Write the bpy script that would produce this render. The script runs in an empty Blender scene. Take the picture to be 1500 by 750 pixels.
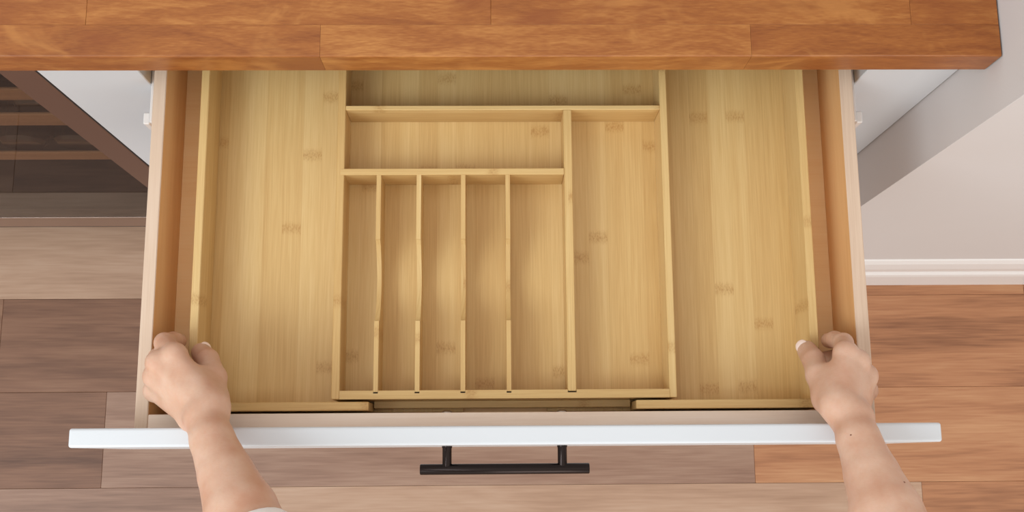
import bpy, bmesh, math, random
import numpy as np
from mathutils import Vector, Matrix

random.seed(7)
scene = bpy.context.scene
COL = scene.collection

# ------------------------------------------------------------------ camera
CAM_H = 1.78
cam_data = bpy.data.cameras.new('camera')
cam_data.sensor_width = 36.0
cam_data.lens = 1563.5 / 1500.0 * 36.0
cam_data.clip_start = 0.02
cam = bpy.data.objects.new('camera', cam_data)
COL.objects.link(cam)
tilt, roll, yaw = math.radians(10.6637), math.radians(-0.9144), math.radians(-0.2446)
rot = Matrix.Rotation(yaw, 3, 'Z') @ Matrix.Rotation(tilt, 3, 'X') @ Matrix.Rotation(roll, 3, 'Y')
cam.matrix_world = Matrix.Translation((0, 0, CAM_H)) @ rot.to_4x4()
scene.camera = cam

# ------------------------------------------------------------------ light
world = bpy.data.worlds.new('world')
scene.world = world
world.use_nodes = True
bg = world.node_tree.nodes['Background']
bg.inputs['Color'].default_value = (1.0, 0.975, 0.945, 1)
bg.inputs['Strength'].default_value = 0.95


def area_light(name, loc, target, sx, sy, energy, color):
    d = bpy.data.lights.new(name, 'AREA')
    d.shape = 'RECTANGLE'
    d.size, d.size_y, d.energy, d.color = sx, sy, energy, color
    o = bpy.data.objects.new(name, d)
    COL.objects.link(o)
    o.location = loc
    o.rotation_euler = (Vector(target) - Vector(loc)).to_track_quat('-Z', 'Y').to_euler()
    return o


area_light('window_light', (-1.9, -0.95, 3.1), (0.0, 0.2, 0.8), 1.6, 1.5, 46, (0.80, 0.92, 1.0))
area_light('front_fill_light', (0.9, -3.2, 2.0), (0.2, 0.3, 0.7), 2.4, 1.8, 34, (1.0, 0.97, 0.93))  # added fill lamp from the room side, brightens the wall and cabinet fronts

scene.view_settings.view_transform = 'Standard'
scene.view_settings.look = 'None'
scene.view_settings.gamma = 1.0
scene.view_settings.use_curve_mapping = False
scene.view_settings.exposure = 0.18

# ------------------------------------------------------------------ helpers


def srgb(r, g, b):
    def f(c):
        c /= 255.0
        return c / 12.92 if c <= 0.04045 else ((c + 0.055) / 1.055) ** 2.4
    return (f(r), f(g), f(b), 1.0)


class NT:
    """small node-building helper"""

    def __init__(self, name):
        self.m = bpy.data.materials.new(name)
        self.m.use_nodes = True
        self.t = self.m.node_tree
        self.b = self.t.nodes['Principled BSDF']

    def n(self, kind, **kw):
        nd = self.t.nodes.new('ShaderNode' + kind)
        for k, v in kw.items():
            setattr(nd, k, v)
        return nd

    def put(self, sock, v):
        if hasattr(v, 'is_linked') or isinstance(v, bpy.types.NodeSocket):
            self.t.links.new(v, sock)
        else:
            sock.default_value = v

    def math(self, op, a, b=None, c=None, clamp=False):
        nd = self.n('Math', operation=op)
        nd.use_clamp = clamp
        self.put(nd.inputs[0], a)
        if b is not None:
            self.put(nd.inputs[1], b)
        if c is not None:
            self.put(nd.inputs[2], c)
        return nd.outputs[0]

    def mix(self, fac, a, b, blend='MIX'):
        nd = self.n('Mix', data_type='RGBA', blend_type=blend)
        self.put(nd.inputs[0], fac)
        self.put(nd.inputs[6], a)
        self.put(nd.inputs[7], b)
        return nd.outputs[2]

    def comb(self, x, y, z):
        nd = self.n('CombineXYZ')
        for i, v in enumerate((x, y, z)):
            self.put(nd.inputs[i], v)
        return nd.outputs[0]

    def noise(self, vec, scale=1.0, detail=2.0, rough=0.5, dist=0.0):
        nd = self.n('TexNoise')
        self.put(nd.inputs['Vector'], vec)
        nd.inputs['Scale'].default_value = scale
        nd.inputs['Detail'].default_value = detail
        nd.inputs['Roughness'].default_value = rough
        nd.inputs['Distortion'].default_value = dist
        return nd.outputs['Fac']

    def white(self, w):
        nd = self.n('TexWhiteNoise', noise_dimensions='1D')
        self.put(nd.inputs['W'], w)
        return nd.outputs['Value']

    def rng(self, v, a, b, c=0.0, d=1.0, smooth=False):
        nd = self.n('MapRange')
        if smooth:
            nd.interpolation_type = 'SMOOTHSTEP'
        self.put(nd.inputs['Value'], v)
        for k, x in zip(('From Min', 'From Max', 'To Min', 'To Max'), (a, b, c, d)):
            nd.inputs[k].default_value = x
        return nd.outputs['Result']

    def coords(self):
        tc = self.n('TexCoord')
        sp = self.n('SeparateXYZ')
        self.t.links.new(tc.outputs['Object'], sp.inputs[0])
        return sp.outputs[0], sp.outputs[1], sp.outputs[2]

    def rand(self):
        return self.n('ObjectInfo').outputs['Random']

    def bump(self, h, strength=0.2, dist=0.001):
        nd = self.n('Bump')
        nd.inputs['Strength'].default_value = strength
        nd.inputs['Distance'].default_value = dist
        self.put(nd.inputs['Height'], h)
        self.t.links.new(nd.outputs[0], self.b.inputs['Normal'])


def plain(name, col, rough=0.5, metal=0.0, bumpy=0.0, coat=0.0):
    k = NT(name)
    x, y, z = k.coords()
    v = k.noise(k.comb(x, y, z), 9.0, 3.0)
    c = k.mix(k.rng(v, 0.3, 0.7, 0.0, 0.05), col, (col[0] * 0.8, col[1] * 0.8, col[2] * 0.8, 1))
    k.put(k.b.inputs['Base Color'], c)
    k.b.inputs['Roughness'].default_value = rough
    k.b.inputs['Metallic'].default_value = metal
    k.b.inputs['Coat Weight'].default_value = coat
    if bumpy:
        k.bump(k.noise(k.comb(x, y, z), 260.0, 2.0), bumpy, 0.0006)
    return k.m


def bamboo(name, axis, tint=1.0):
    """laminated bamboo: narrow strips, fine fibres, node marks; axis = grain direction"""
    k = NT(name)
    x, y, z = k.coords()
    r = k.rand()
    g, c = (y, x) if axis == 'Y' else (x, y)
    c = k.math('ADD', c, k.math('MULTIPLY', z, 0.35))
    c = k.math('ADD', c, k.math('MULTIPLY', r, 3.1))
    g = k.math('ADD', g, k.math('MULTIPLY', r, 1.7))
    sid = k.math('FLOOR', k.math('DIVIDE', c, 0.0185))
    v1 = k.white(k.math('ADD', sid, 3.3))
    v2 = k.white(k.math('ADD', sid, 91.7))
    v3 = k.white(k.math('ADD', sid, 41.1))
    fine = k.noise(k.comb(k.math('MULTIPLY', c, 900.0), k.math('MULTIPLY', g, 20.0), v1), 1.0, 2.0, 0.6)
    med = k.noise(k.comb(k.math('MULTIPLY', c, 170.0), k.math('MULTIPLY', g, 2.5), v2), 1.0, 2.0)
    big = k.noise(k.comb(k.math('MULTIPLY', c, 14.0), k.math('MULTIPLY', g, 5.0), 0.0), 1.0, 2.0)
    t = k.math('ADD', k.math('MULTIPLY', v1, 0.22), k.math('MULTIPLY', fine, 0.46))
    t = k.math('ADD', t, k.math('MULTIPLY', med, 0.30))
    t = k.math('ADD', t, k.math('MULTIPLY', big, 0.16))
    ramp = k.n('ValToRGB')
    k.put(ramp.inputs[0], t)
    e = ramp.color_ramp.elements
    e[0].position = 0.30
    e[0].color = srgb(196 * tint, 154 * tint, 94 * tint)
    e[1].position = 0.86
    e[1].color = srgb(226 * tint, 195 * tint, 138 * tint)
    e2 = e.new(0.58)
    e2.color = srgb(213 * tint, 177 * tint, 117 * tint)
    # node marks across single strips
    gp = k.math('FRACT', k.math('ADD', k.math('DIVIDE', g, 0.27), v2))
    d = k.math('MULTIPLY', k.math('ABSOLUTE', k.math('SUBTRACT', gp, 0.5)), 0.27)
    zig = k.noise(k.comb(k.math('MULTIPLY', c, 700.0), k.math('MULTIPLY', g, 160.0), v3), 1.0, 3.0, 0.7)
    d = k.math('ADD', d, k.math('MULTIPLY', k.math('SUBTRACT', zig, 0.5), 0.010))
    m1 = k.rng(d, 0.0008, 0.0085, 1.0, 0.0, True)
    speck = k.rng(k.noise(k.comb(k.math('MULTIPLY', c, 820.0), k.math('MULTIPLY', g, 420.0), v1), 1.0, 2.0), 0.42, 0.66)
    m1 = k.math('MULTIPLY', m1, k.rng(speck, 0, 1, 0.35, 1.0))
    m1 = k.math('MULTIPLY', m1, k.math('GREATER_THAN', v3, 0.25))
    col = k.mix(k.math('MULTIPLY', m1, 0.6), ramp.outputs[0], srgb(172 * tint, 122 * tint, 62 * tint))
    # thin glue lines between strips
    fr = k.math('FRACT', k.math('DIVIDE', c, 0.0185))
    ln = k.rng(k.math('ABSOLUTE', k.math('SUBTRACT', fr, 0.5)), 0.47, 0.5, 0.0, 0.16)
    col = k.mix(ln, col, srgb(170, 122, 64))
    k.put(k.b.inputs['Base Color'], col)
    k.b.inputs['Roughness'].default_value = 0.42
    k.b.inputs['Specular IOR Level'].default_value = 0.35
    k.bump(fine, 0.05, 0.0005)
    return k.m


def wood(name, axis, dark, mid, light, cs=60.0, gs=3.0, fine_s=700.0, rough=0.45, blotch=0.0,
         hue=0.25, spec=0.35, blotch_col=None, contrast=1.0, fine_g=None):
    """general board wood; colours vary from board to board by the object's random number"""
    k = NT(name)
    x, y, z = k.coords()
    r = k.rand()
    if axis == 'Y':
        g, c = y, x
    else:
        g, c = x, y
    c = k.math('ADD', c, k.math('MULTIPLY', z, 0.8))
    g = k.math('ADD', g, k.math('MULTIPLY', r, 37.0))
    wob = k.noise(k.comb(k.math('MULTIPLY', c, cs * 0.12), k.math('MULTIPLY', g, gs * 0.8), r), 1.0, 2.0)
    cw = k.math('ADD', c, k.math('MULTIPLY', wob, 0.05))
    med = k.noise(k.comb(k.math('MULTIPLY', cw, cs), k.math('MULTIPLY', g, gs), r), 1.0, 4.0, 0.6, 0.4)
    fine = k.noise(k.comb(k.math('MULTIPLY', c, fine_s), k.math('MULTIPLY', g, fine_g or gs * 6), r), 1.0, 2.0)
    t = k.math('ADD', k.math('MULTIPLY', k.math('SUBTRACT', med, 0.5), 1.1 * contrast),
               k.math('MULTIPLY', k.math('SUBTRACT', fine, 0.5), 0.5 * contrast))
    t = k.math('ADD', t, k.math('MULTIPLY', k.math('SUBTRACT', r, 0.5), hue))
    t = k.math('ADD', t, 0.5)
    ramp = k.n('ValToRGB')
    k.put(ramp.inputs[0], t)
    e = ramp.color_ramp.elements
    e[0].position, e[0].color = 0.12, dark
    e[1].position, e[1].color = 0.88, light
    e2 = e.new(0.5)
    e2.color = mid
    col = ramp.outputs[0]
    if blotch:
        bl = k.noise(k.comb(k.math('MULTIPLY', c, 16.0), k.math('MULTIPLY', g, 8.0), r), 1.0, 3.0, 0.55, 0.6)
        col = k.mix(k.rng(bl, 0.5, 0.70, 0.0, blotch, True), col, blotch_col or dark)
        b2 = k.noise(k.comb(k.math('MULTIPLY', c, 24.0), k.math('MULTIPLY', g, 11.0), k.math('ADD', r, 7.0)), 1.0, 4.0, 0.6, 0.8)
        col = k.mix(k.rng(b2, 0.52, 0.70, 0.0, 0.55, True), col, light)
    k.put(k.b.inputs['Base Color'], col)
    k.b.inputs['Roughness'].default_value = rough
    k.b.inputs['Specular IOR Level'].default_value = spec
    k.bump(fine, 0.08, 0.0006)
    return k.m


M = {}
M['bamboo_y'] = bamboo('bamboo_lengthwise', 'Y')
M['bamboo_x'] = bamboo('bamboo_crosswise', 'X', 0.98)
M['bamboo_edge'] = bamboo('bamboo_wall', 'Y', 0.98)
M['birch_y'] = wood('birch_lengthwise', 'Y', srgb(192, 162, 138), srgb(210, 184, 160), srgb(220, 198, 178), 40, 2.5, 800, 0.5, hue=0.1)
M['birch_x'] = wood('birch_crosswise', 'X', srgb(224, 198, 176), srgb(234, 212, 192), srgb(240, 222, 206), 40, 2.5, 800, 0.5, hue=0.1)  # same birch, lightened to make up for shade behind the drawer front
M['ply'] = wood('plywood_bottom', 'X', srgb(244, 198, 140), srgb(250, 210, 154), srgb(252, 216, 164), 50, 2.0, 700, 0.5, hue=0.1)
M['varnish_y'] = wood('varnished_birch_face', 'Y', srgb(218, 162, 104), srgb(232, 182, 124), srgb(240, 196, 140), 40, 2.5, 800, 0.4, hue=0.1)
M['block'] = wood('stained_butcher_block', 'X', srgb(124, 66, 28), srgb(154, 92, 42), srgb(186, 126, 66), 90, 9.0, 800, 0.34,
                  blotch=0.75, hue=0.2, spec=0.4, blotch_col=srgb(132, 70, 32), contrast=1.0, fine_g=110.0)
PL = {}
for nm, dk, md, lt in (('dark', (92, 62, 46), (126, 90, 69), (148, 112, 88)),
                       ('mid', (108, 80, 65), (142, 110, 92), (164, 134, 114)),
                       ('pale', (148, 115, 92), (174, 141, 117), (190, 161, 138)),
                       ('warm', (120, 78, 54), (170, 118, 83), (192, 145, 106))):
    PL[nm] = wood('floor_plank_' + nm, 'X', srgb(*dk), srgb(*md), srgb(*lt), 22, 2.2, 300, 0.45, hue=0.2, spec=0.35, contrast=1.0)
M['plank'] = PL['mid']
M['white'] = plain('white_lacquer', srgb(205, 208, 211), 0.35)
M['wall'] = plain('white_wall_paint', srgb(202, 196, 193), 0.7, bumpy=0.05)
M['trimw'] = plain('white_trim_paint', srgb(222, 218, 215), 0.4)
M['black'] = plain('black_handle_metal', srgb(50, 43, 41), 0.24, 1.0)
M['steel'] = plain('brushed_steel', srgb(168, 146, 134), 0.25, 1.0)
M['screw'] = plain('zinc_screw', srgb(150, 140, 130), 0.35, 1.0)
M['dark'] = plain('dark_liner', srgb(30, 25, 23), 0.5)
M['grey'] = plain('grey_plastic', srgb(150, 146, 142), 0.5)
M['shelf'] = wood('cooler_shelf_wood', 'X', srgb(150, 120, 96), srgb(176, 144, 116), srgb(196, 164, 134), 60, 3, 600, 0.5)
M['slot'] = plain('slot_shade_and_brad', srgb(52, 34, 22), 0.8)  # near-black brown for the painted slot shade and the brad
M['bottle'] = plain('dark_bottle_glass', srgb(26, 26, 24), 0.15, 0.0, coat=0.5)
M['foil'] = plain('bottle_foil', srgb(70, 30, 34), 0.35, 0.4)
M['label'] = plain('bottle_label_paper', srgb(170, 150, 130), 0.7)
M['sleeve'] = plain('white_knit_sleeve', srgb(236, 232, 228), 0.9, bumpy=0.4)
M['nail'] = plain('pale_nail', srgb(246, 222, 210), 0.25, coat=0.3)
M['mole'] = plain('brown_mole', srgb(126, 78, 56), 0.6)


def smoky_glass():
    m = bpy.data.materials.new('smoky_door_glass')
    m.use_nodes = True
    t = m.node_tree
    t.nodes.clear()
    out = t.nodes.new('ShaderNodeOutputMaterial')
    mix = t.nodes.new('ShaderNodeMixShader')
    tr = t.nodes.new('ShaderNodeBsdfTransparent')
    gl = t.nodes.new('ShaderNodeBsdfGlossy')
    lw = t.nodes.new('ShaderNodeFresnel')
    lw.inputs['IOR'].default_value = 1.33
    tr.inputs['Color'].default_value = (0.74, 0.68, 0.62, 1)
    gl.inputs['Roughness'].default_value = 0.03
    gl.inputs['Color'].default_value = (0.9, 0.9, 0.9, 1)
    geo = t.nodes.new('ShaderNodeNewGeometry')
    sw = t.nodes.new('ShaderNodeMix')
    t.links.new(geo.outputs['Backfacing'], sw.inputs[0])
    t.links.new(lw.outputs[0], sw.inputs[2])
    sw.inputs[3].default_value = 0.02
    t.links.new(sw.outputs[0], mix.inputs[0])
    t.links.new(tr.outputs[0], mix.inputs[1])
    t.links.new(gl.outputs[0], mix.inputs[2])
    t.links.new(mix.outputs[0], out.inputs[0])
    return m


M['glass'] = smoky_glass()


def skin_mat():
    k = NT('skin')
    x, y, z = k.coords()
    v = k.noise(k.comb(x, y, z), 38.0, 3.0)
    f = k.noise(k.comb(x, y, z), 420.0, 2.0)
    c = k.mix(k.rng(v, 0.35, 0.7), srgb(209, 172, 148), srgb(197, 150, 123))
    c = k.mix(k.rng(f, 0.4, 0.8, 0.0, 0.12), c, srgb(196, 128, 100))
    k.put(k.b.inputs['Base Color'], c)
    k.b.inputs['Roughness'].default_value = 0.48
    k.b.inputs['Subsurface Weight'].default_value = 0.18
    k.b.inputs['Subsurface Radius'].default_value = (0.008, 0.003, 0.0015)
    k.b.inputs['Subsurface Scale'].default_value = 0.6
    k.b.inputs['Specular IOR Level'].default_value = 0.35
    w = k.noise(k.comb(k.math('MULTIPLY', x, 1.0), k.math('MULTIPLY', y, 2.2), z), 320.0, 3.0)
    k.bump(w, 0.12, 0.0008)
    return k.m


M['skin'] = skin_mat()

WLOC = {}       # object name -> world location (no rotations are used on parents)


def place(o, loc, parent):
    loc = Vector(loc)
    COL.objects.link(o)
    WLOC[o.name] = loc
    if parent is not None:
        o.parent = parent
        o.location = loc - WLOC[parent.name]
    else:
        o.location = loc
    return o


def thing(name, loc, label, cat, group=None):
    o = bpy.data.objects.new(name, None)
    o.empty_display_size = 0.05
    place(o, loc, None)
    tag(o, label, cat, group)
    return o


def tag(o, label, cat, group=None):
    o['label'] = label
    o['category'] = cat
    if group:
        o['group'] = group
    return o


def structure(o):
    o['kind'] = 'structure'
    return o


def from_bm(name, bm, mat, parent, loc, smooth=False):
    me = bpy.data.meshes.new(name)
    bmesh.ops.recalc_face_normals(bm, faces=bm.faces)
    bm.to_mesh(me)
    bm.free()
    me.materials.append(mat)
    if smooth:
        for p in me.polygons:
            p.use_smooth = True
    return place(bpy.data.objects.new(name, me), loc, parent)


def box(name, x0, x1, y0, y1, z0, z1, mat, parent=None, bev=0.0006, seg=1):
    bm = bmesh.new()
    bmesh.ops.create_cube(bm, size=1.0)
    bmesh.ops.scale(bm, vec=(x1 - x0, y1 - y0, z1 - z0), verts=bm.verts)
    if bev:
        bmesh.ops.bevel(bm, geom=list(bm.edges), offset=bev, segments=seg, affect='EDGES', profile=0.5)
    return from_bm(name, bm, mat, parent, ((x0 + x1) / 2, (y0 + y1) / 2, (z0 + z1) / 2))


def prism(name, outline, lo, hi, axis, mat, parent=None, bev=0.0):
    """extrude a 2D outline; axis Z: outline in xy; axis X: outline in yz; axis Y: outline in xz"""
    a = [p[0] for p in outline]
    b = [p[1] for p in outline]
    ca, cb, cc = (min(a) + max(a)) / 2, (min(b) + max(b)) / 2, (lo + hi) / 2
    bm = bmesh.new()

    def v(p, h):
        u, w, t = p[0] - ca, p[1] - cb, h - cc
        return bm.verts.new({'Z': (u, w, t), 'X': (t, u, w), 'Y': (u, t, w)}[axis])
    A = [v(p, lo) for p in outline]
    B = [v(p, hi) for p in outline]
    n = len(A)
    bm.faces.new(A)
    bm.faces.new(B)
    for i in range(n):
        bm.faces.new((A[i], A[(i + 1) % n], B[(i + 1) % n], B[i]))
    if bev:
        bmesh.ops.bevel(bm, geom=list(bm.edges), offset=bev, segments=1, affect='EDGES', profile=0.5)
    loc = {'Z': (ca, cb, cc), 'X': (cc, ca, cb), 'Y': (ca, cc, cb)}[axis]
    return from_bm(name, bm, mat, parent, loc)


def lathe(name, prof, loc, direction, mat, parent=None, seg=24):
    """revolve (radius, height) profile about direction, starting at loc"""
    q = Vector(direction).to_track_quat('Z', 'Y').to_matrix()
    bm = bmesh.new()
    rings = []
    for r, h in prof:
        rings.append([bm.verts.new(q @ Vector((r * math.cos(2 * math.pi * i / seg), r * math.sin(2 * math.pi * i / seg), h)))
                      for i in range(seg)])
    for a, b in zip(rings, rings[1:]):
        for i in range(seg):
            bm.faces.new((a[i], a[(i + 1) % seg], b[(i + 1) % seg], b[i]))
    bm.faces.new(rings[0])
    bm.faces.new(rings[-1])
    o = from_bm(name, bm, mat, parent, loc, True)
    o.data.set_sharp_from_angle(angle=math.radians(40))
    return o


# ------------------------------------------------------------------ setting
floor = structure(box('floor', -3.0, 3.0, -3.0, 1.2, -0.06, -0.012, M['plank'], None, 0))
floor['label'] = 'brown wood plank floor under the cabinets'

PW = 0.155
joints = {   # row start y -> x positions of the end joints
    -0.045: [-1.86, -0.639, 0.4265, 1.62], -0.200: [-1.45, -0.366, 0.700, 1.9], 0.110: [-2.0, -0.82, 0.395, 1.55],
    0.265: [-1.62, -0.33, 0.9, 2.1], 0.420: [-1.9, -0.7, 0.5, 1.7]}
tones = {-0.045: 'pdmwwm', -0.200: 'mmpwwm', 0.110: 'mddwwm', 0.265: 'mpwwmm', -0.355: 'dmpmdw', 0.420: 'mmmwmm'}
TN = {'p': 'pale', 'd': 'dark', 'm': 'mid', 'w': 'warm'}
for r_ in range(-14, 5):
    y0 = -0.045 + r_ * PW
    key = [k for k in joints if abs(k - y0) < 1e-3]
    js = joints[key[0]] if key else [-2.0 + 0.37 * ((r_ * 5) % 4), -0.8 + 0.37 * ((r_ * 5) % 4), 0.4 + 0.37 * ((r_ * 5) % 4)]
    tk = [k for k in tones if abs(k - y0) < 1e-3]
    tn = tones[tk[0]] if tk else random.choice(('mdpwmw', 'dmwpdm', 'pmdwmw'))
    xs = [-2.95] + js + [2.95]
    for q, (a, b) in enumerate(zip(xs, xs[1:])):
        box('plank', a + 0.00015, b - 0.00015, y0 + 0.00015, y0 + PW - 0.00015, -0.012, 0.0, PL[TN[tn[q]]], floor, 0.0005)

# wall to the right: front face towards the room plus the return beside the cabinet
WX, WY = 0.440, 0.292
structure(box('wall_right', WX, 3.0, WY, 0.98, 0.0, 2.45, M['wall'], None, 0.0004))
structure(box('wall_back', -3.0, 3.0, 0.98, 1.08, 0.0, 2.45, M['wall'], None, 0))
bb = prism('baseboard_right', [(WY, 0.0), (WY - 0.010, 0.0), (WY - 0.010, 0.085), (WY - 0.0085, 0.094), (WY - 0.0045, 0.100),
                               (WY - 0.0045, 0.118), (WY - 0.008, 0.126), (WY - 0.009, 0.150), (WY - 0.006, 0.176),
                               (WY - 0.002, 0.186), (WY, 0.188)], WX - 0.004, 3.0, 'X', M['trimw'])
structure(bb)

# ------------------------------------------------------------------ countertop
CT, CB, CF = 0.914, 0.880, 0.3367
CX0, CX1 = -1.30, 0.4385
counter = thing('butcher_block_countertop', ((CX0 + CX1) / 2, 0.65, CB),
                'thick reddish-brown butcher block countertop above the open drawer', 'countertop')
SW = 0.029
row_joints = [[-0.78, -0.1481, 0.222], [-0.93, -0.3486, -0.0019, 0.3623], [-0.7, -0.26, 0.11], [-1.0, -0.42, 0.06, 0.31]]
for r_ in range(22):
    y0 = CF + r_ * SW
    js = row_joints[r_] if r_ < 4 else sorted(-1.2 + 1.55 * ((r_ * 0.37 + 0.41 * q) % 1.0) for q in range(3))
    xs = [CX0] + js + [CX1]
    for a, b in zip(xs, xs[1:]):
        if b - a < 0.04:
            continue
        bm = bmesh.new()
        bmesh.ops.create_cube(bm, size=1.0)
        bmesh.ops.scale(bm, vec=(b - a - 0.0002, SW - 0.00015, CT - CB), verts=bm.verts)
        if r_ == 0:
            front = [e for e in bm.edges if all(v.co.y < 0 for v in e.verts) and abs(e.verts[0].co.z - e.verts[1].co.z) < 1e-6]
            bmesh.ops.bevel(bm, geom=front, offset=0.0016, segments=3, affect='EDGES', profile=0.5)
        else:
            bmesh.ops.bevel(bm, geom=list(bm.edges), offset=0.0002, segments=1, affect='EDGES', profile=0.5)
        from_bm('stave', bm, M['block'], counter, ((a + b) / 2, y0 + SW / 2, (CT + CB) / 2))

# ------------------------------------------------------------------ base cabinet
FY = 0.356
cab = thing('base_cabinet', (0.01, 0.62, 0.0), 'white base cabinet standing under the countertop behind the open drawer', 'cabinet')
box('stile', -0.425, -0.331, FY, FY + 0.019, 0.10, 0.878, M['white'], cab, 0.0008)
box('stile', 0.353, WX - 0.001, FY, FY + 0.019, 0.10, 0.878, M['white'], cab, 0.0008)
box('rail', -0.331, 0.353, FY, FY + 0.019, 0.836, 0.878, M['white'], cab, 0.0008)
box('rail', -0.331, 0.353, FY, FY + 0.019, 0.690, 0.722, M['white'], cab, 0.0008)
box('rail', -0.331, 0.353, FY, FY + 0.019, 0.10, 0.135, M['white'], cab, 0.0008)
box('side_panel', -0.421, -0.403, FY + 0.019, 0.94, 0.0, 0.878, M['birch_y'], cab, 0)
box('side_panel', 0.420, WX - 0.002, FY + 0.019, 0.94, 0.0, 0.878, M['birch_y'], cab, 0)
box('back_panel', -0.403, 0.420, 0.93, 0.94, 0.0, 0.878, M['birch_y'], cab, 0)
box('bottom_panel', -0.403, 0.420, FY + 0.019, 0.93, 0.10, 0.118, M['birch_y'], cab, 0)
box('toe_kick', -0.403, 0.420, 0.43, 0.445, 0.0, 0.10, M['white'], cab, 0)
for x0, x1 in ((-0.356, 0.009), (0.013, 0.378)):
    d = box('door', x0, x1, FY - 0.018, FY - 0.0005, 0.125, 0.705, M['white'], cab, 0.0012)
    xh = x1 - 0.035 if x0 < 0 else x0 + 0.035
    lathe('handle', [(0.0, 0.0), (0.005, 0.0), (0.005, 0.152), (0.0, 0.152)], (xh, FY - 0.045, 0.53), (0, 0, 1), M['black'], d, 16)
for xx, dx in ((-0.3305, -1), (0.3525, 1)):     # cabinet-side slide members with the end roller in view
    sl = box('slide_rail', min(xx, xx - dx * 0.003), max(xx, xx - dx * 0.003), 0.318, 0.86, 0.768, 0.792, M['trimw'], cab, 0.0006)
    box('roller', min(xx, xx + dx * 0.0065), max(xx, xx + dx * 0.0065), 0.317, 0.3285, 0.770, 0.790, M['trimw'], sl, 0.001)

# ------------------------------------------------------------------ the open drawer
drw = thing('kitchen_drawer', (0.011, 0.27, 0.72), 'open white-fronted drawer with a pale wooden box, pulled out from the cabinet', 'drawer')
BX0, BX1, RIM, BZ0 = -0.3205, 0.3425, 0.815, 0.738
PYF, PYB = 0.0100, 0.0262
front = box('drawer_front', -0.358, 0.3803, PYF, PYB, 0.715, 0.866, M['white'], drw, 0.0022, 3)
front['label'] = 'glossy white drawer front panel'
box('box_side', BX0, BX0 + 0.0118, PYB + 0.0002, 0.53, BZ0, RIM, M['birch_y'], drw, 0.0007)
box('box_side', BX1 - 0.0124, BX1, PYB + 0.0002, 0.53, BZ0, RIM, M['birch_y'], drw, 0.0007)
for o in drw.children:
    if o.name.startswith('box_side'):           # varnished faces, raw top edge
        o.data.materials.append(M['varnish_y'])
        for p in o.data.polygons:
            p.material_index = 1 if abs(p.normal.x) > 0.9 else 0
box('box_front', BX0 + 0.0119, BX1 - 0.0125, PYB + 0.0002, 0.0394, BZ0, RIM, M['birch_x'], drw, 0.0007)
box('box_back', BX0 + 0.0119, BX1 - 0.0125, 0.518, 0.53, BZ0, RIM, M['birch_x'], drw, 0.0007)
box('bottom_panel', BX0 + 0.0119, BX1 - 0.0125, 0.0395, 0.5178, 0.743, 0.750, M['ply'], drw, 0)
box('slide_rail', BX0 - 0.0065, BX0 - 0.0002, 0.06, 0.52, 0.745, 0.765, M['trimw'], drw, 0.001)
box('slide_rail', BX1 + 0.0002, BX1 + 0.0065, 0.06, 0.52, 0.745, 0.765, M['trimw'], drw, 0.001)
# a brad hole in the box bottom close to the right side
lathe('brad_head', [(0.0, 0.0), (0.0016, 0.0), (0.0016, 0.0004), (0.0, 0.0005)], (0.3115, 0.342, 0.750), (0, 0, 1), M['slot'], drw, 10)
# bar handle
HX, HZ = 0.0088, 0.80
HB = -0.0106
R_ = 0.0048
hd = lathe('handle', [(0.0, 0.0), (R_ - 0.0005, 0.0), (R_, 0.0006), (R_, 0.1518), (R_ - 0.0005, 0.1524), (0.0, 0.1524)],
           (HX - 0.0762, HB, HZ), (1, 0, 0), M['black'], drw, 32)
hd['label'] = 'black metal bar handle'
for sx in (-1, 1):
    lathe('post', [(0.0042, 0.0), (0.0042, PYF - HB - 0.002), (0.0046, PYF - HB - 0.0015), (0.0046, PYF - HB)],
          (HX + sx * 0.052, HB, HZ), (0, 1, 0), M['black'], hd, 24)
    lathe('handle_screw', [(0.0048, 0.0), (0.0046, 0.001), (0.003, 0.0022), (0.0, 0.0026)],
          (HX + sx * 0.052, 0.0394, 0.8045), (0, 1, 0), M['screw'], drw, 20)

# ------------------------------------------------------------------ bamboo organizer
OZ0, ORZ = 0.7503, 0.800          # underside, rim
org = thing('bamboo_drawer_organizer', (0.01, 0.26, OZ0),
            'expandable bamboo cutlery organizer with divided centre tray lying in the drawer', 'organizer')
OBY = 0.470
WB = OZ0 + 0.005
# the two sliding side trays
for side, (xo, xi, xe) in enumerate(((-0.2800, -0.2722, -0.1146), (0.3000, 0.2922, 0.1292))):
    lo, hi = min(xo, xe), max(xo, xe)
    ex = -0.030 if side == 0 else 0.050              # the base plate carries on beneath the centre tray
    b = box('extension_tray', min(xo, ex), max(xo, ex), 0.0424, OBY, OZ0, WB, M['bamboo_y'], org, 0.0003)
    box('side_wall', min(xo, xi), max(xo, xi), 0.0424, OBY, WB, ORZ, M['bamboo_edge'], b, 0.0006)
    i0, i1 = (xi, xe) if side == 0 else (xe, xi)
    box('front_wall', i0, i1, 0.0424, 0.0503, WB, ORZ - 0.0005, M['bamboo_x'], b, 0.0006)
    box('back_wall', i0, i1, OBY - 0.008, OBY, WB, ORZ - 0.0005, M['bamboo_x'], b, 0.0006)

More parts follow.
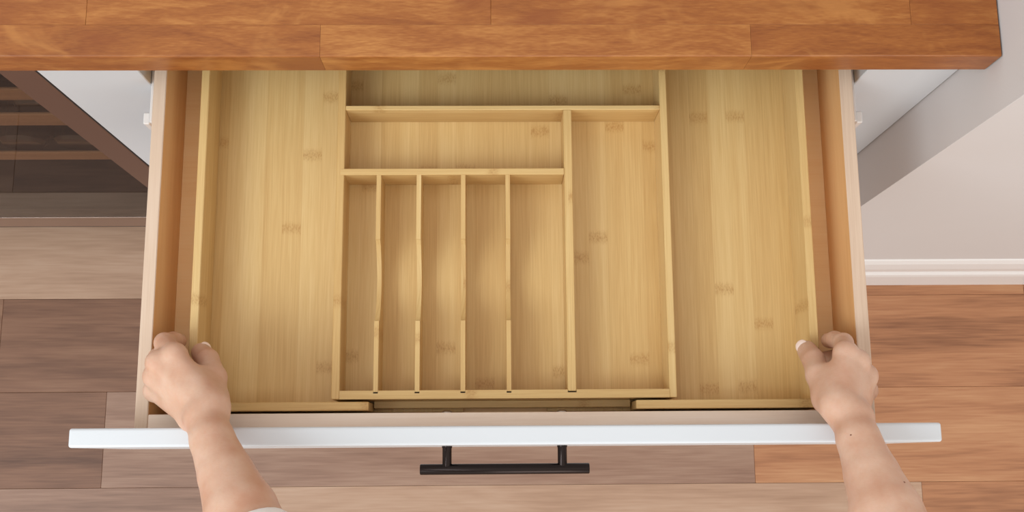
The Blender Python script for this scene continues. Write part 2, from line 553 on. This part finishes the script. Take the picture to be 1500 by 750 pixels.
# the centre tray
X0, X1, YF = -0.1488, 0.1668, 0.0525
XI0, XI1, YI = -0.1414, 0.1600, 0.0602
CBZ = WB + 0.0004
cen = box('center_tray', X0, X1, YF, OBY - 0.009, CBZ, CBZ + 0.006, M['bamboo_y'], org, 0.0003)
cz = CBZ + 0.006
box('side_wall', X0, XI0, YF, OBY - 0.009, cz, ORZ, M['bamboo_edge'], cen, 0.0006)
box('side_wall', XI1, X1, YF, OBY - 0.009, cz, ORZ, M['bamboo_edge'], cen, 0.0006)
box('back_wall', XI0, XI1, OBY - 0.017, OBY - 0.009, cz, ORZ, M['bamboo_x'], cen, 0.0006)
box('front_rail', -0.1135, 0.128, 0.0456, 0.0524, OZ0 + 0.004, 0.7665, M['bamboo_x'], cen, 0.0005)
div_x = [-0.1086, -0.0708, -0.0290, 0.0131]
MX0, MX1 = 0.0668, 0.0748
# front wall with a slot for each divider
slots = [(x - 0.0022, x + 0.0022) for x in div_x] + [(MX0, MX1)]
SD = 0.0026
out = [(XI0, YF), (XI1, YF), (XI1, YI)]
for a, b in reversed(slots):
    out += [(b, YI), (b, YI - SD), (a, YI - SD), (a, YI)]
out.append((XI0, YI))
fw = prism('front_wall', out, cz, ORZ, 'Z', M['bamboo_x'], cen)
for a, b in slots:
    box('slot_painted_shade', a, b, YI - SD, YI - SD + 0.0004, cz, ORZ - 0.0004, M['slot'], cen, 0)  # dark strip at the slot's back, shade put in as colour
# crosswise dividers
Y1, Y2 = 0.3295, 0.2662
box('divider', XI0, XI1, Y1 - 0.0022, Y1 + 0.0022, cz, ORZ - 0.0002, M['bamboo_x'], cen, 0.0005)
box('divider', XI0 - 0.004, MX0, Y2 - 0.0031, Y2 + 0.0031, cz, ORZ + 0.0002, M['bamboo_x'], cen, 0.0005)
# lengthwise dividers
box('divider', MX0 + 0.0001, MX1 - 0.0001, YI - SD + 0.0012, Y1 - 0.0022, cz, ORZ - 0.0001, M['bamboo_edge'], cen, 0.0006)
prof = [(YI - SD + 0.0013, cz), (Y2 - 0.0031, cz), (Y2 - 0.0031, ORZ), (0.2010, ORZ)]
SC0, SC1 = 0.2005, 0.1245
for q in range(0, 21):
    u = q / 20.0
    prof.append((SC0 + (SC1 - SC0) * u, ORZ - 0.0010 - 0.0175 * math.sin(math.pi * min(1.0, u * 0.97)) ** 0.8))
prof += [(SC1 - 0.0004, ORZ), (YI - SD + 0.0013, ORZ)]
first = None
for x in div_x:
    if first is None:
        first = prism('divider', prof, x - 0.0021, x + 0.0021, 'X', M['bamboo_edge'], cen)
    else:
        o = first.copy()
        wl = WLOC[first.name].copy()
        wl.x = x
        o.parent = None
        place(o, wl, cen)

# ------------------------------------------------------------------ wine cooler on the left
AX0, AX1, AF = -1.02, -0.4275, 0.356
cool = thing('wine_cooler', ((AX0 + AX1) / 2, 0.62, 0.0),
             'built-in wine cooler with smoky glass door left of the cabinet', 'cooler')
box('side_panel', AX0, AX0 + 0.02, 0.371, 0.93, 0.08, 0.868, M['dark'], cool, 0)
box('side_panel', AX1 - 0.02, AX1, 0.371, 0.93, 0.08, 0.868, M['dark'], cool, 0)
box('back_panel', AX0 + 0.02, AX1 - 0.02, 0.90, 0.93, 0.08, 0.868, M['dark'], cool, 0)
box('top_panel', AX0 + 0.02, AX1 - 0.02, 0.371, 0.90, 0.84, 0.868, M['dark'], cool, 0)
box('bottom_panel', AX0 + 0.02, AX1 - 0.02, 0.371, 0.90, 0.08, 0.20, M['dark'], cool, 0)
box('kick_plate', AX0 + 0.01, AX1 - 0.01, 0.44, 0.46, 0.0, 0.08, M['dark'], cool, 0)
DB = 0.152
box('door_stile', AX1 - 0.0345, AX1, AF, AF + 0.014, DB, 0.866, M['steel'], cool, 0.0005)
box('door_stile', AX0, AX0 + 0.0345, AF, AF + 0.014, DB, 0.866, M['steel'], cool, 0.0005)
box('door_rail', AX0 + 0.0346, AX1 - 0.0346, AF, AF + 0.014, DB, DB + 0.06, M['steel'], cool, 0.0005)
box('door_rail', AX0 + 0.0346, AX1 - 0.0346, AF, AF + 0.014, 0.826, 0.866, M['steel'], cool, 0.0005)
gp = box('glass_pane', AX0 + 0.0346, AX1 - 0.0346, AF + 0.0008, AF + 0.0068, DB + 0.0602, 0.8258, M['glass'], cool, 0)
gp['label'] = 'smoky glass door pane'
for sz, sh in ((0.700, 0.033), (0.613, 0.039), (0.472, 0.031)):
    sf = box('shelf', AX0 + 0.037, AX1 - 0.037, 0.372, 0.3755, sz, sz + sh, M['shelf'], cool, 0.001)
    for q in range(6):
        y0 = 0.40 + q * 0.075
        box('shelf_slat', AX0 + 0.022, AX1 - 0.022, y0, y0 + 0.02, sz, sz + 0.012, M['dark'], sf, 0)

bprof = [(0.0, 0.0), (0.030, 0.0), (0.036, 0.004), (0.0365, 0.02), (0.0365, 0.185), (0.033, 0.200), (0.018, 0.222), (0.0145, 0.24),
         (0.0145, 0.295), (0.016, 0.296), (0.016, 0.303), (0.0, 0.303)]
spots = [(-0.502, 0.6252, 0.68, 'dark wine bottle lying alone on the upper cooler shelf'),
         (-0.640, 0.4842, 0.85, 'dark wine bottle on the middle cooler shelf, leftmost'),
         (-0.575, 0.4842, 0.80, 'dark wine bottle on the middle cooler shelf, second from the left'),
         (-0.508, 0.4842, 0.80, 'dark wine bottle on the middle cooler shelf, nearest the white cabinet')]
for bx, bz, sc, lab in spots:
    t = thing('wine_bottle', (bx, 0.41, bz), lab, 'bottle', 'bottles in the wine cooler')
    r = 0.0365 * sc
    lathe('bottle_body', [(a * sc, h) for a, h in bprof], (bx, 0.379, bz + r), (0, 1, 0), M['bottle'], t, 24)
    lathe('bottle_foil', [(0.0150 * sc, 0.0), (0.0150 * sc, 0.05), (0.0166 * sc, 0.051), (0.0166 * sc, 0.0605), (0.0, 0.0607)],
          (bx, 0.379 + 0.243, bz + r), (0, 1, 0), M['foil'], t, 20)

# ------------------------------------------------------------------ the person's arms


def surface_nets(F, origin, h):
    """naive surface nets of the zero level of F (negative inside)"""
    S = F < 0
    nx, ny, nz = F.shape
    cnt = np.zeros((nx - 1, ny - 1, nz - 1), np.int16)
    acc = np.zeros((nx - 1, ny - 1, nz - 1, 3), np.float32)
    offs = [(i, j, k) for i in (0, 1) for j in (0, 1) for k in (0, 1)]

    def sub(A, o):
        return A[o[0]:nx - 1 + o[0], o[1]:ny - 1 + o[1], o[2]:nz - 1 + o[2]]
    for o in offs:
        for ax in range(3):
            if o[ax] == 1:
                continue
            o2 = list(o)
            o2[ax] = 1
            m = sub(S, o) != sub(S, o2)
            idx = np.nonzero(m)
            f0, f1 = sub(F, o)[idx], sub(F, o2)[idx]
            t = f0 / (f0 - f1)
            p = np.tile(np.array(o, np.float32), (len(t), 1))
            p[:, ax] = t
            acc[idx] += p
            cnt[idx] += 1
    act = cnt > 0
    ids = np.full(cnt.shape, -1, np.int64)
    cells = np.argwhere(act)
    ids[act] = np.arange(len(cells))
    verts = (cells + acc[act] / cnt[act][:, None]) * h + origin
    quads = []
    for ax in range(3):
        sl0 = [slice(None)] * 3
        sl1 = [slice(None)] * 3
        sl0[ax] = slice(0, -1)
        sl1[ax] = slice(1, None)
        a, b = S[tuple(sl0)], S[tuple(sl1)]
        e = np.argwhere(a != b)
        u, w = (ax + 1) % 3, (ax + 2) % 3
        ok = (e[:, u] > 0) & (e[:, w] > 0) & (e[:, u] < F.shape[u] - 1) & (e[:, w] < F.shape[w] - 1)
        e = e[ok]
        flip = a[tuple(e.T)]

        def cid(du, dw):
            c = e.copy()
            c[:, u] += du
            c[:, w] += dw
            return ids[tuple(c.T)]
        q = np.stack([cid(-1, -1), cid(0, -1), cid(0, 0), cid(-1, 0)], 1)
        q[~flip] = q[~flip][:, ::-1]
        quads.append(q)
    return verts, np.concatenate(quads)


def build_arm(name, prims, parent, loc, mat, h=0.0015):
    """prims: (a, b, ra, rb, k) tapered capsules blended with smoothing k; optional flat=(axis, factor)"""
    pts = np.array([p for pr in prims for p in (pr[0], pr[1])])
    lo, hi = pts.min(0) - 0.05, pts.max(0) + 0.05
    n = np.ceil((hi - lo) / h).astype(int) + 1
    F = np.full(n, 1.0, np.float32)
    g = [(lo[i] + h * np.arange(n[i])).astype(np.float32) for i in range(3)]
    for pr in prims:
        a, b, ra, rb, k = np.array(pr[0]), np.array(pr[1]), pr[2], pr[3], pr[4]
        pad = max(ra, rb) * 1.35 + k + 0.012
        l, u = np.minimum(a, b) - pad, np.maximum(a, b) + pad
        s = [slice(max(0, int((l[i] - lo[i]) / h)), min(n[i], int((u[i] - lo[i]) / h) + 2)) for i in range(3)]
        X, Y, Z = np.meshgrid(g[0][s[0]], g[1][s[1]], g[2][s[2]], indexing='ij')
        ab = b - a
        L2 = float(ab @ ab) + 1e-9
        px, py, pz = X - a[0], Y - a[1], Z - a[2]
        t = np.clip((px * ab[0] + py * ab[1] + pz * ab[2]) / L2, 0, 1)
        dx, dy, dz = px - t * ab[0], py - t * ab[1], pz - t * ab[2]
        if len(pr) > 5:
            ax, fct = np.array(pr[5][0]), pr[5][1]
            ax = ax / np.linalg.norm(ax)
            dn = dx * ax[0] + dy * ax[1] + dz * ax[2]
            e = dn * (1 / fct - 1)
            dx, dy, dz = dx + e * ax[0], dy + e * ax[1], dz + e * ax[2]
        d = np.sqrt(dx * dx + dy * dy + dz * dz) - (ra + (rb - ra) * t)
        cur = F[s[0], s[1], s[2]]
        if k > 0:
            hh = np.clip(0.5 + 0.5 * (cur - d) / k, 0, 1)
            F[s[0], s[1], s[2]] = cur * (1 - hh) + d * hh - k * hh * (1 - hh)
        else:
            F[s[0], s[1], s[2]] = np.minimum(cur, d)
    v, q = surface_nets(F, lo, h)
    v = v - np.array(loc)
    me = bpy.data.meshes.new(name)
    me.from_pydata(v.tolist(), [], q.tolist())
    me.materials.append(mat)
    me.polygons.foreach_set('use_smooth', [True] * len(me.polygons))
    me.update()
    return place(bpy.data.objects.new(name, me), loc, parent)


def tube(name, path, mat, parent, loc, seg=28):
    """swept tube through (point, radius) rings"""
    bm = bmesh.new()
    rings = []
    for i, (p, r) in enumerate(path):
        a = Vector(path[max(0, i - 1)][0])
        b = Vector(path[min(len(path) - 1, i + 1)][0])
        q = (b - a).to_track_quat('Z', 'Y').to_matrix()
        rings.append([bm.verts.new(Vector(p) + q @ Vector((r * math.cos(2 * math.pi * j / seg), r * math.sin(2 * math.pi * j / seg), 0)) - Vector(loc))
                      for j in range(seg)])
    for a, b in zip(rings, rings[1:]):
        for j in range(seg):
            bm.faces.new((a[j], a[(j + 1) % seg], b[(j + 1) % seg], b[j]))
    return from_bm(name, bm, mat, parent, loc, True)


def nail(name, center, normal, along, w, l, parent):
    nrm = Vector(normal).normalized()
    al = Vector(along)
    al = (al - nrm * al.dot(nrm)).normalized()
    sd = al.cross(nrm)
    bm = bmesh.new()
    bmesh.ops.create_uvsphere(bm, u_segments=18, v_segments=10, radius=1.0)
    for v in bm.verts:
        x, y, z = v.co
        x = math.copysign(abs(x) ** 0.8, x)
        p = sd * (x * w) + al * (y * l) + nrm * (z * 0.0010 - 0.26 * w * x * x - 0.0008 * y * y)
        v.co = p
    return from_bm(name, bm, M['nail'], parent, center, True)


person = thing('person', (0.03, -0.05, 0.75), 'person with bare forearms gripping both ends of the bamboo organizer', 'person')

K = 0.006
# left arm
L = dict(elbow=(-0.098, -0.205, 1.022), mid=(-0.1963, -0.0403, 0.930), wr=(-0.2286, 0.0149, 0.900), ca=(-0.2389, 0.0336, 0.884),
         i0=(-0.2354, 0.0430, 0.882), i1=(-0.2731, 0.0874, 0.864), i2=(-0.2905, 0.1010, 0.838), i3=(-0.2890, 0.1050, 0.818), i4=(-0.2885, 0.1060, 0.803),
         m0=(-0.2398, 0.0403, 0.882), m1=(-0.2879, 0.0815, 0.860), m2=(-0.2990, 0.0890, 0.826), m3=(-0.2940, 0.0900, 0.803), m4=(-0.2885, 0.0900, 0.788),
         r0=(-0.2466, 0.0372, 0.876), r1=(-0.2935, 0.0708, 0.850), r2=(-0.2995, 0.0745, 0.824), r3=(-0.2945, 0.0745, 0.803), r4=(-0.2890, 0.0745, 0.790),
         p0=(-0.2538, 0.0348, 0.868), p1=(-0.2964, 0.0586, 0.840), p2=(-0.2985, 0.0600, 0.820), p3=(-0.2945, 0.0600, 0.804), p4=(-0.2890, 0.0600, 0.793),
         t0=(-0.2387, 0.0480, 0.866), t1=(-0.2430, 0.0690, 0.850), t2=(-0.2535, 0.0860, 0.832), t3=(-0.2650, 0.0945, 0.8115))
R = dict(elbow=(0.328, -0.210, 1.022), mid=(0.3047, -0.0443, 0.930), wr=(0.2972, 0.0112, 0.900), ca=(0.2978, 0.0300, 0.884),
         i0=(0.2870, 0.0413, 0.882), i1=(0.3030, 0.0859, 0.864), i2=(0.3100, 0.0975, 0.838), i3=(0.3090, 0.1025, 0.818), i4=(0.3085, 0.1035, 0.803),
         m0=(0.2924, 0.0385, 0.882), m1=(0.3139, 0.0785, 0.860), m2=(0.3215, 0.0870, 0.826), m3=(0.3150, 0.0880, 0.803), m4=(0.3090, 0.0880, 0.788),
         r0=(0.2999, 0.0359, 0.876), r1=(0.3240, 0.0676, 0.850), r2=(0.3215, 0.0715, 0.824), r3=(0.3150, 0.0715, 0.803), r4=(0.3090, 0.0715, 0.790),
         p0=(0.3063, 0.0340, 0.868), p1=(0.3275, 0.0553, 0.840), p2=(0.3215, 0.0570, 0.820), p3=(0.3150, 0.0570, 0.804), p4=(0.3090, 0.0570, 0.793),
         t0=(0.2850, 0.0470, 0.866), t1=(0.2830, 0.0680, 0.850), t2=(0.2845, 0.0825, 0.832), t3=(0.2850, 0.0935, 0.8115))


def arm_prims(J):
    g = lambda n: J[n]
    lerp = lambda a, b, t: tuple((np.array(a) * (1 - t) + np.array(b) * t).tolist())
    f1 = lerp(g('wr'), g('mid'), 0.5)
    pr = [(g('elbow'), g('mid'), 0.039, 0.0281, 0.002), (g('mid'), f1, 0.0281, 0.0220, 0.002), (f1, g('wr'), 0.0220, 0.0175, 0.002),
          (g('wr'), g('ca'), 0.0172, 0.0170, 0.004)]
    for f_, ra, rb in (('i', 0.0120, 0.0098), ('m', 0.0120, 0.0100), ('r', 0.0112, 0.0092), ('p', 0.0108, 0.0084)):
        pr.append((g('ca'), g(f_ + '0'), 0.0150, 0.012, 0.005))
        pr.append((g(f_ + '0'), g(f_ + '1'), ra, rb * 0.93, 0.007))
        pr.append((g(f_ + '1'), g(f_ + '1'), rb * 1.06, rb * 1.06, 0.004))          # knuckle
    pr.append((g('ca'), g('t0'), 0.0150, 0.0125, 0.006))
    pr.append((g('t0'), g('t1'), 0.0125, 0.0112, 0.008))
    # flesh between thumb and index
    wb = tuple((np.array(g('t1')) * 0.5 + np.array(g('i1')) * 0.3 + np.array(g('i0')) * 0.2).tolist())
    pr.append((g('i0'), wb, 0.0125, 0.0080, 0.010))
    pr.append((lerp(g('m0'), g('m1'), 0.3), lerp(g('r0'), g('r1'), 0.9), 0.0095, 0.0085, 0.007))
    for f_, r1, r2, r3, r4 in (('i', 0.0098, 0.0086, 0.0080, 0.0072), ('m', 0.0098, 0.0084, 0.0076, 0.0070),
                               ('r', 0.0092, 0.0082, 0.0074, 0.0068), ('p', 0.0084, 0.0074, 0.0068, 0.0062)):
        pr.append((g(f_ + '1'), g(f_ + '2'), r1, r2 * 0.96, 0.003))
        pr.append((g(f_ + '2'), g(f_ + '2'), r2 * 1.03, r2 * 1.03, 0.002))
        pr.append((g(f_ + '2'), g(f_ + '3'), r2 * 0.96, r3, 0.002))
        pr.append((g(f_ + '3'), g(f_ + '4'), r3, r4, 0.001))
    pr.append((g('t1'), g('t2'), 0.0112, 0.0098, 0.003))
    pr.append((g('t2'), g('t3'), 0.0102, 0.0090, 0.002))
    return pr


la = build_arm('left_arm', arm_prims(L), person, L['wr'], M['skin'])
la['label'] = 'left hand and bare forearm'
ra = build_arm('right_arm', arm_prims(R), person, R['wr'], M['skin'])
ra['label'] = 'right hand and bare forearm'
# sleeve just above the left forearm
for J, o, t0, sh in ((L, la, 0.092, (-0.150, -0.430, 1.300)), (R, ra, 0.36, (0.262, -0.430, 1.300))):
    e_, m_ = Vector(J['elbow']), Vector(J['mid'])
    path = []
    for t, ex in ((t0, 0.0020), (t0 + 0.02, 0.0045), (t0 + 0.08, 0.0055), (t0 + 0.3, 0.0070), (0.85, 0.0090)):
        path.append((tuple(m_.lerp(e_, t)), 0.0281 + 0.0109 * t + ex))
    sv = Vector(sh)
    for t, rr in ((0.10, 0.050), (0.3, 0.052), (0.6, 0.056), (0.9, 0.062), (0.97, 0.052), (1.0, 0.030), (1.005, 0.001)):
        path.append((tuple((e_ + Vector((0, -0.008, 0.0))).lerp(sv, t)), rr))
    tube('sleeve', path, M['sleeve'], o, path[2][0])
for J, o, s in ((L, la, -1), (R, ra, 1)):
    t3 = Vector(J['t3'])
    al = t3 - Vector(J['t2'])
    nn = Vector((-s * 0.75, 0.35, 0.62)).normalized()
    nail('thumb_nail', t3 + nn * 0.0086 + al.normalized() * 0.002, nn, al, 0.0062, 0.0072, o)

for px, py, pz, rr in ((0.2850, 0.0165, 0.9155, 0.0008), (0.3163, -0.0190, 0.9450, 0.0009)):
    me_ = ra.data
    want = Vector((px, py, pz)) - WLOC[ra.name]
    nv = min(me_.vertices, key=lambda v: (v.co.x - want.x) ** 2 + (v.co.y - want.y) ** 2 + (v.co.z - want.z) ** 2)
    lathe('mole', [(0.0, -0.0004), (rr, -0.0002), (rr * 0.7, 0.0003), (0.0, 0.0004)], nv.co + WLOC[ra.name], nv.normal, M['mole'], ra, 10)

bpy.context.view_layer.update()
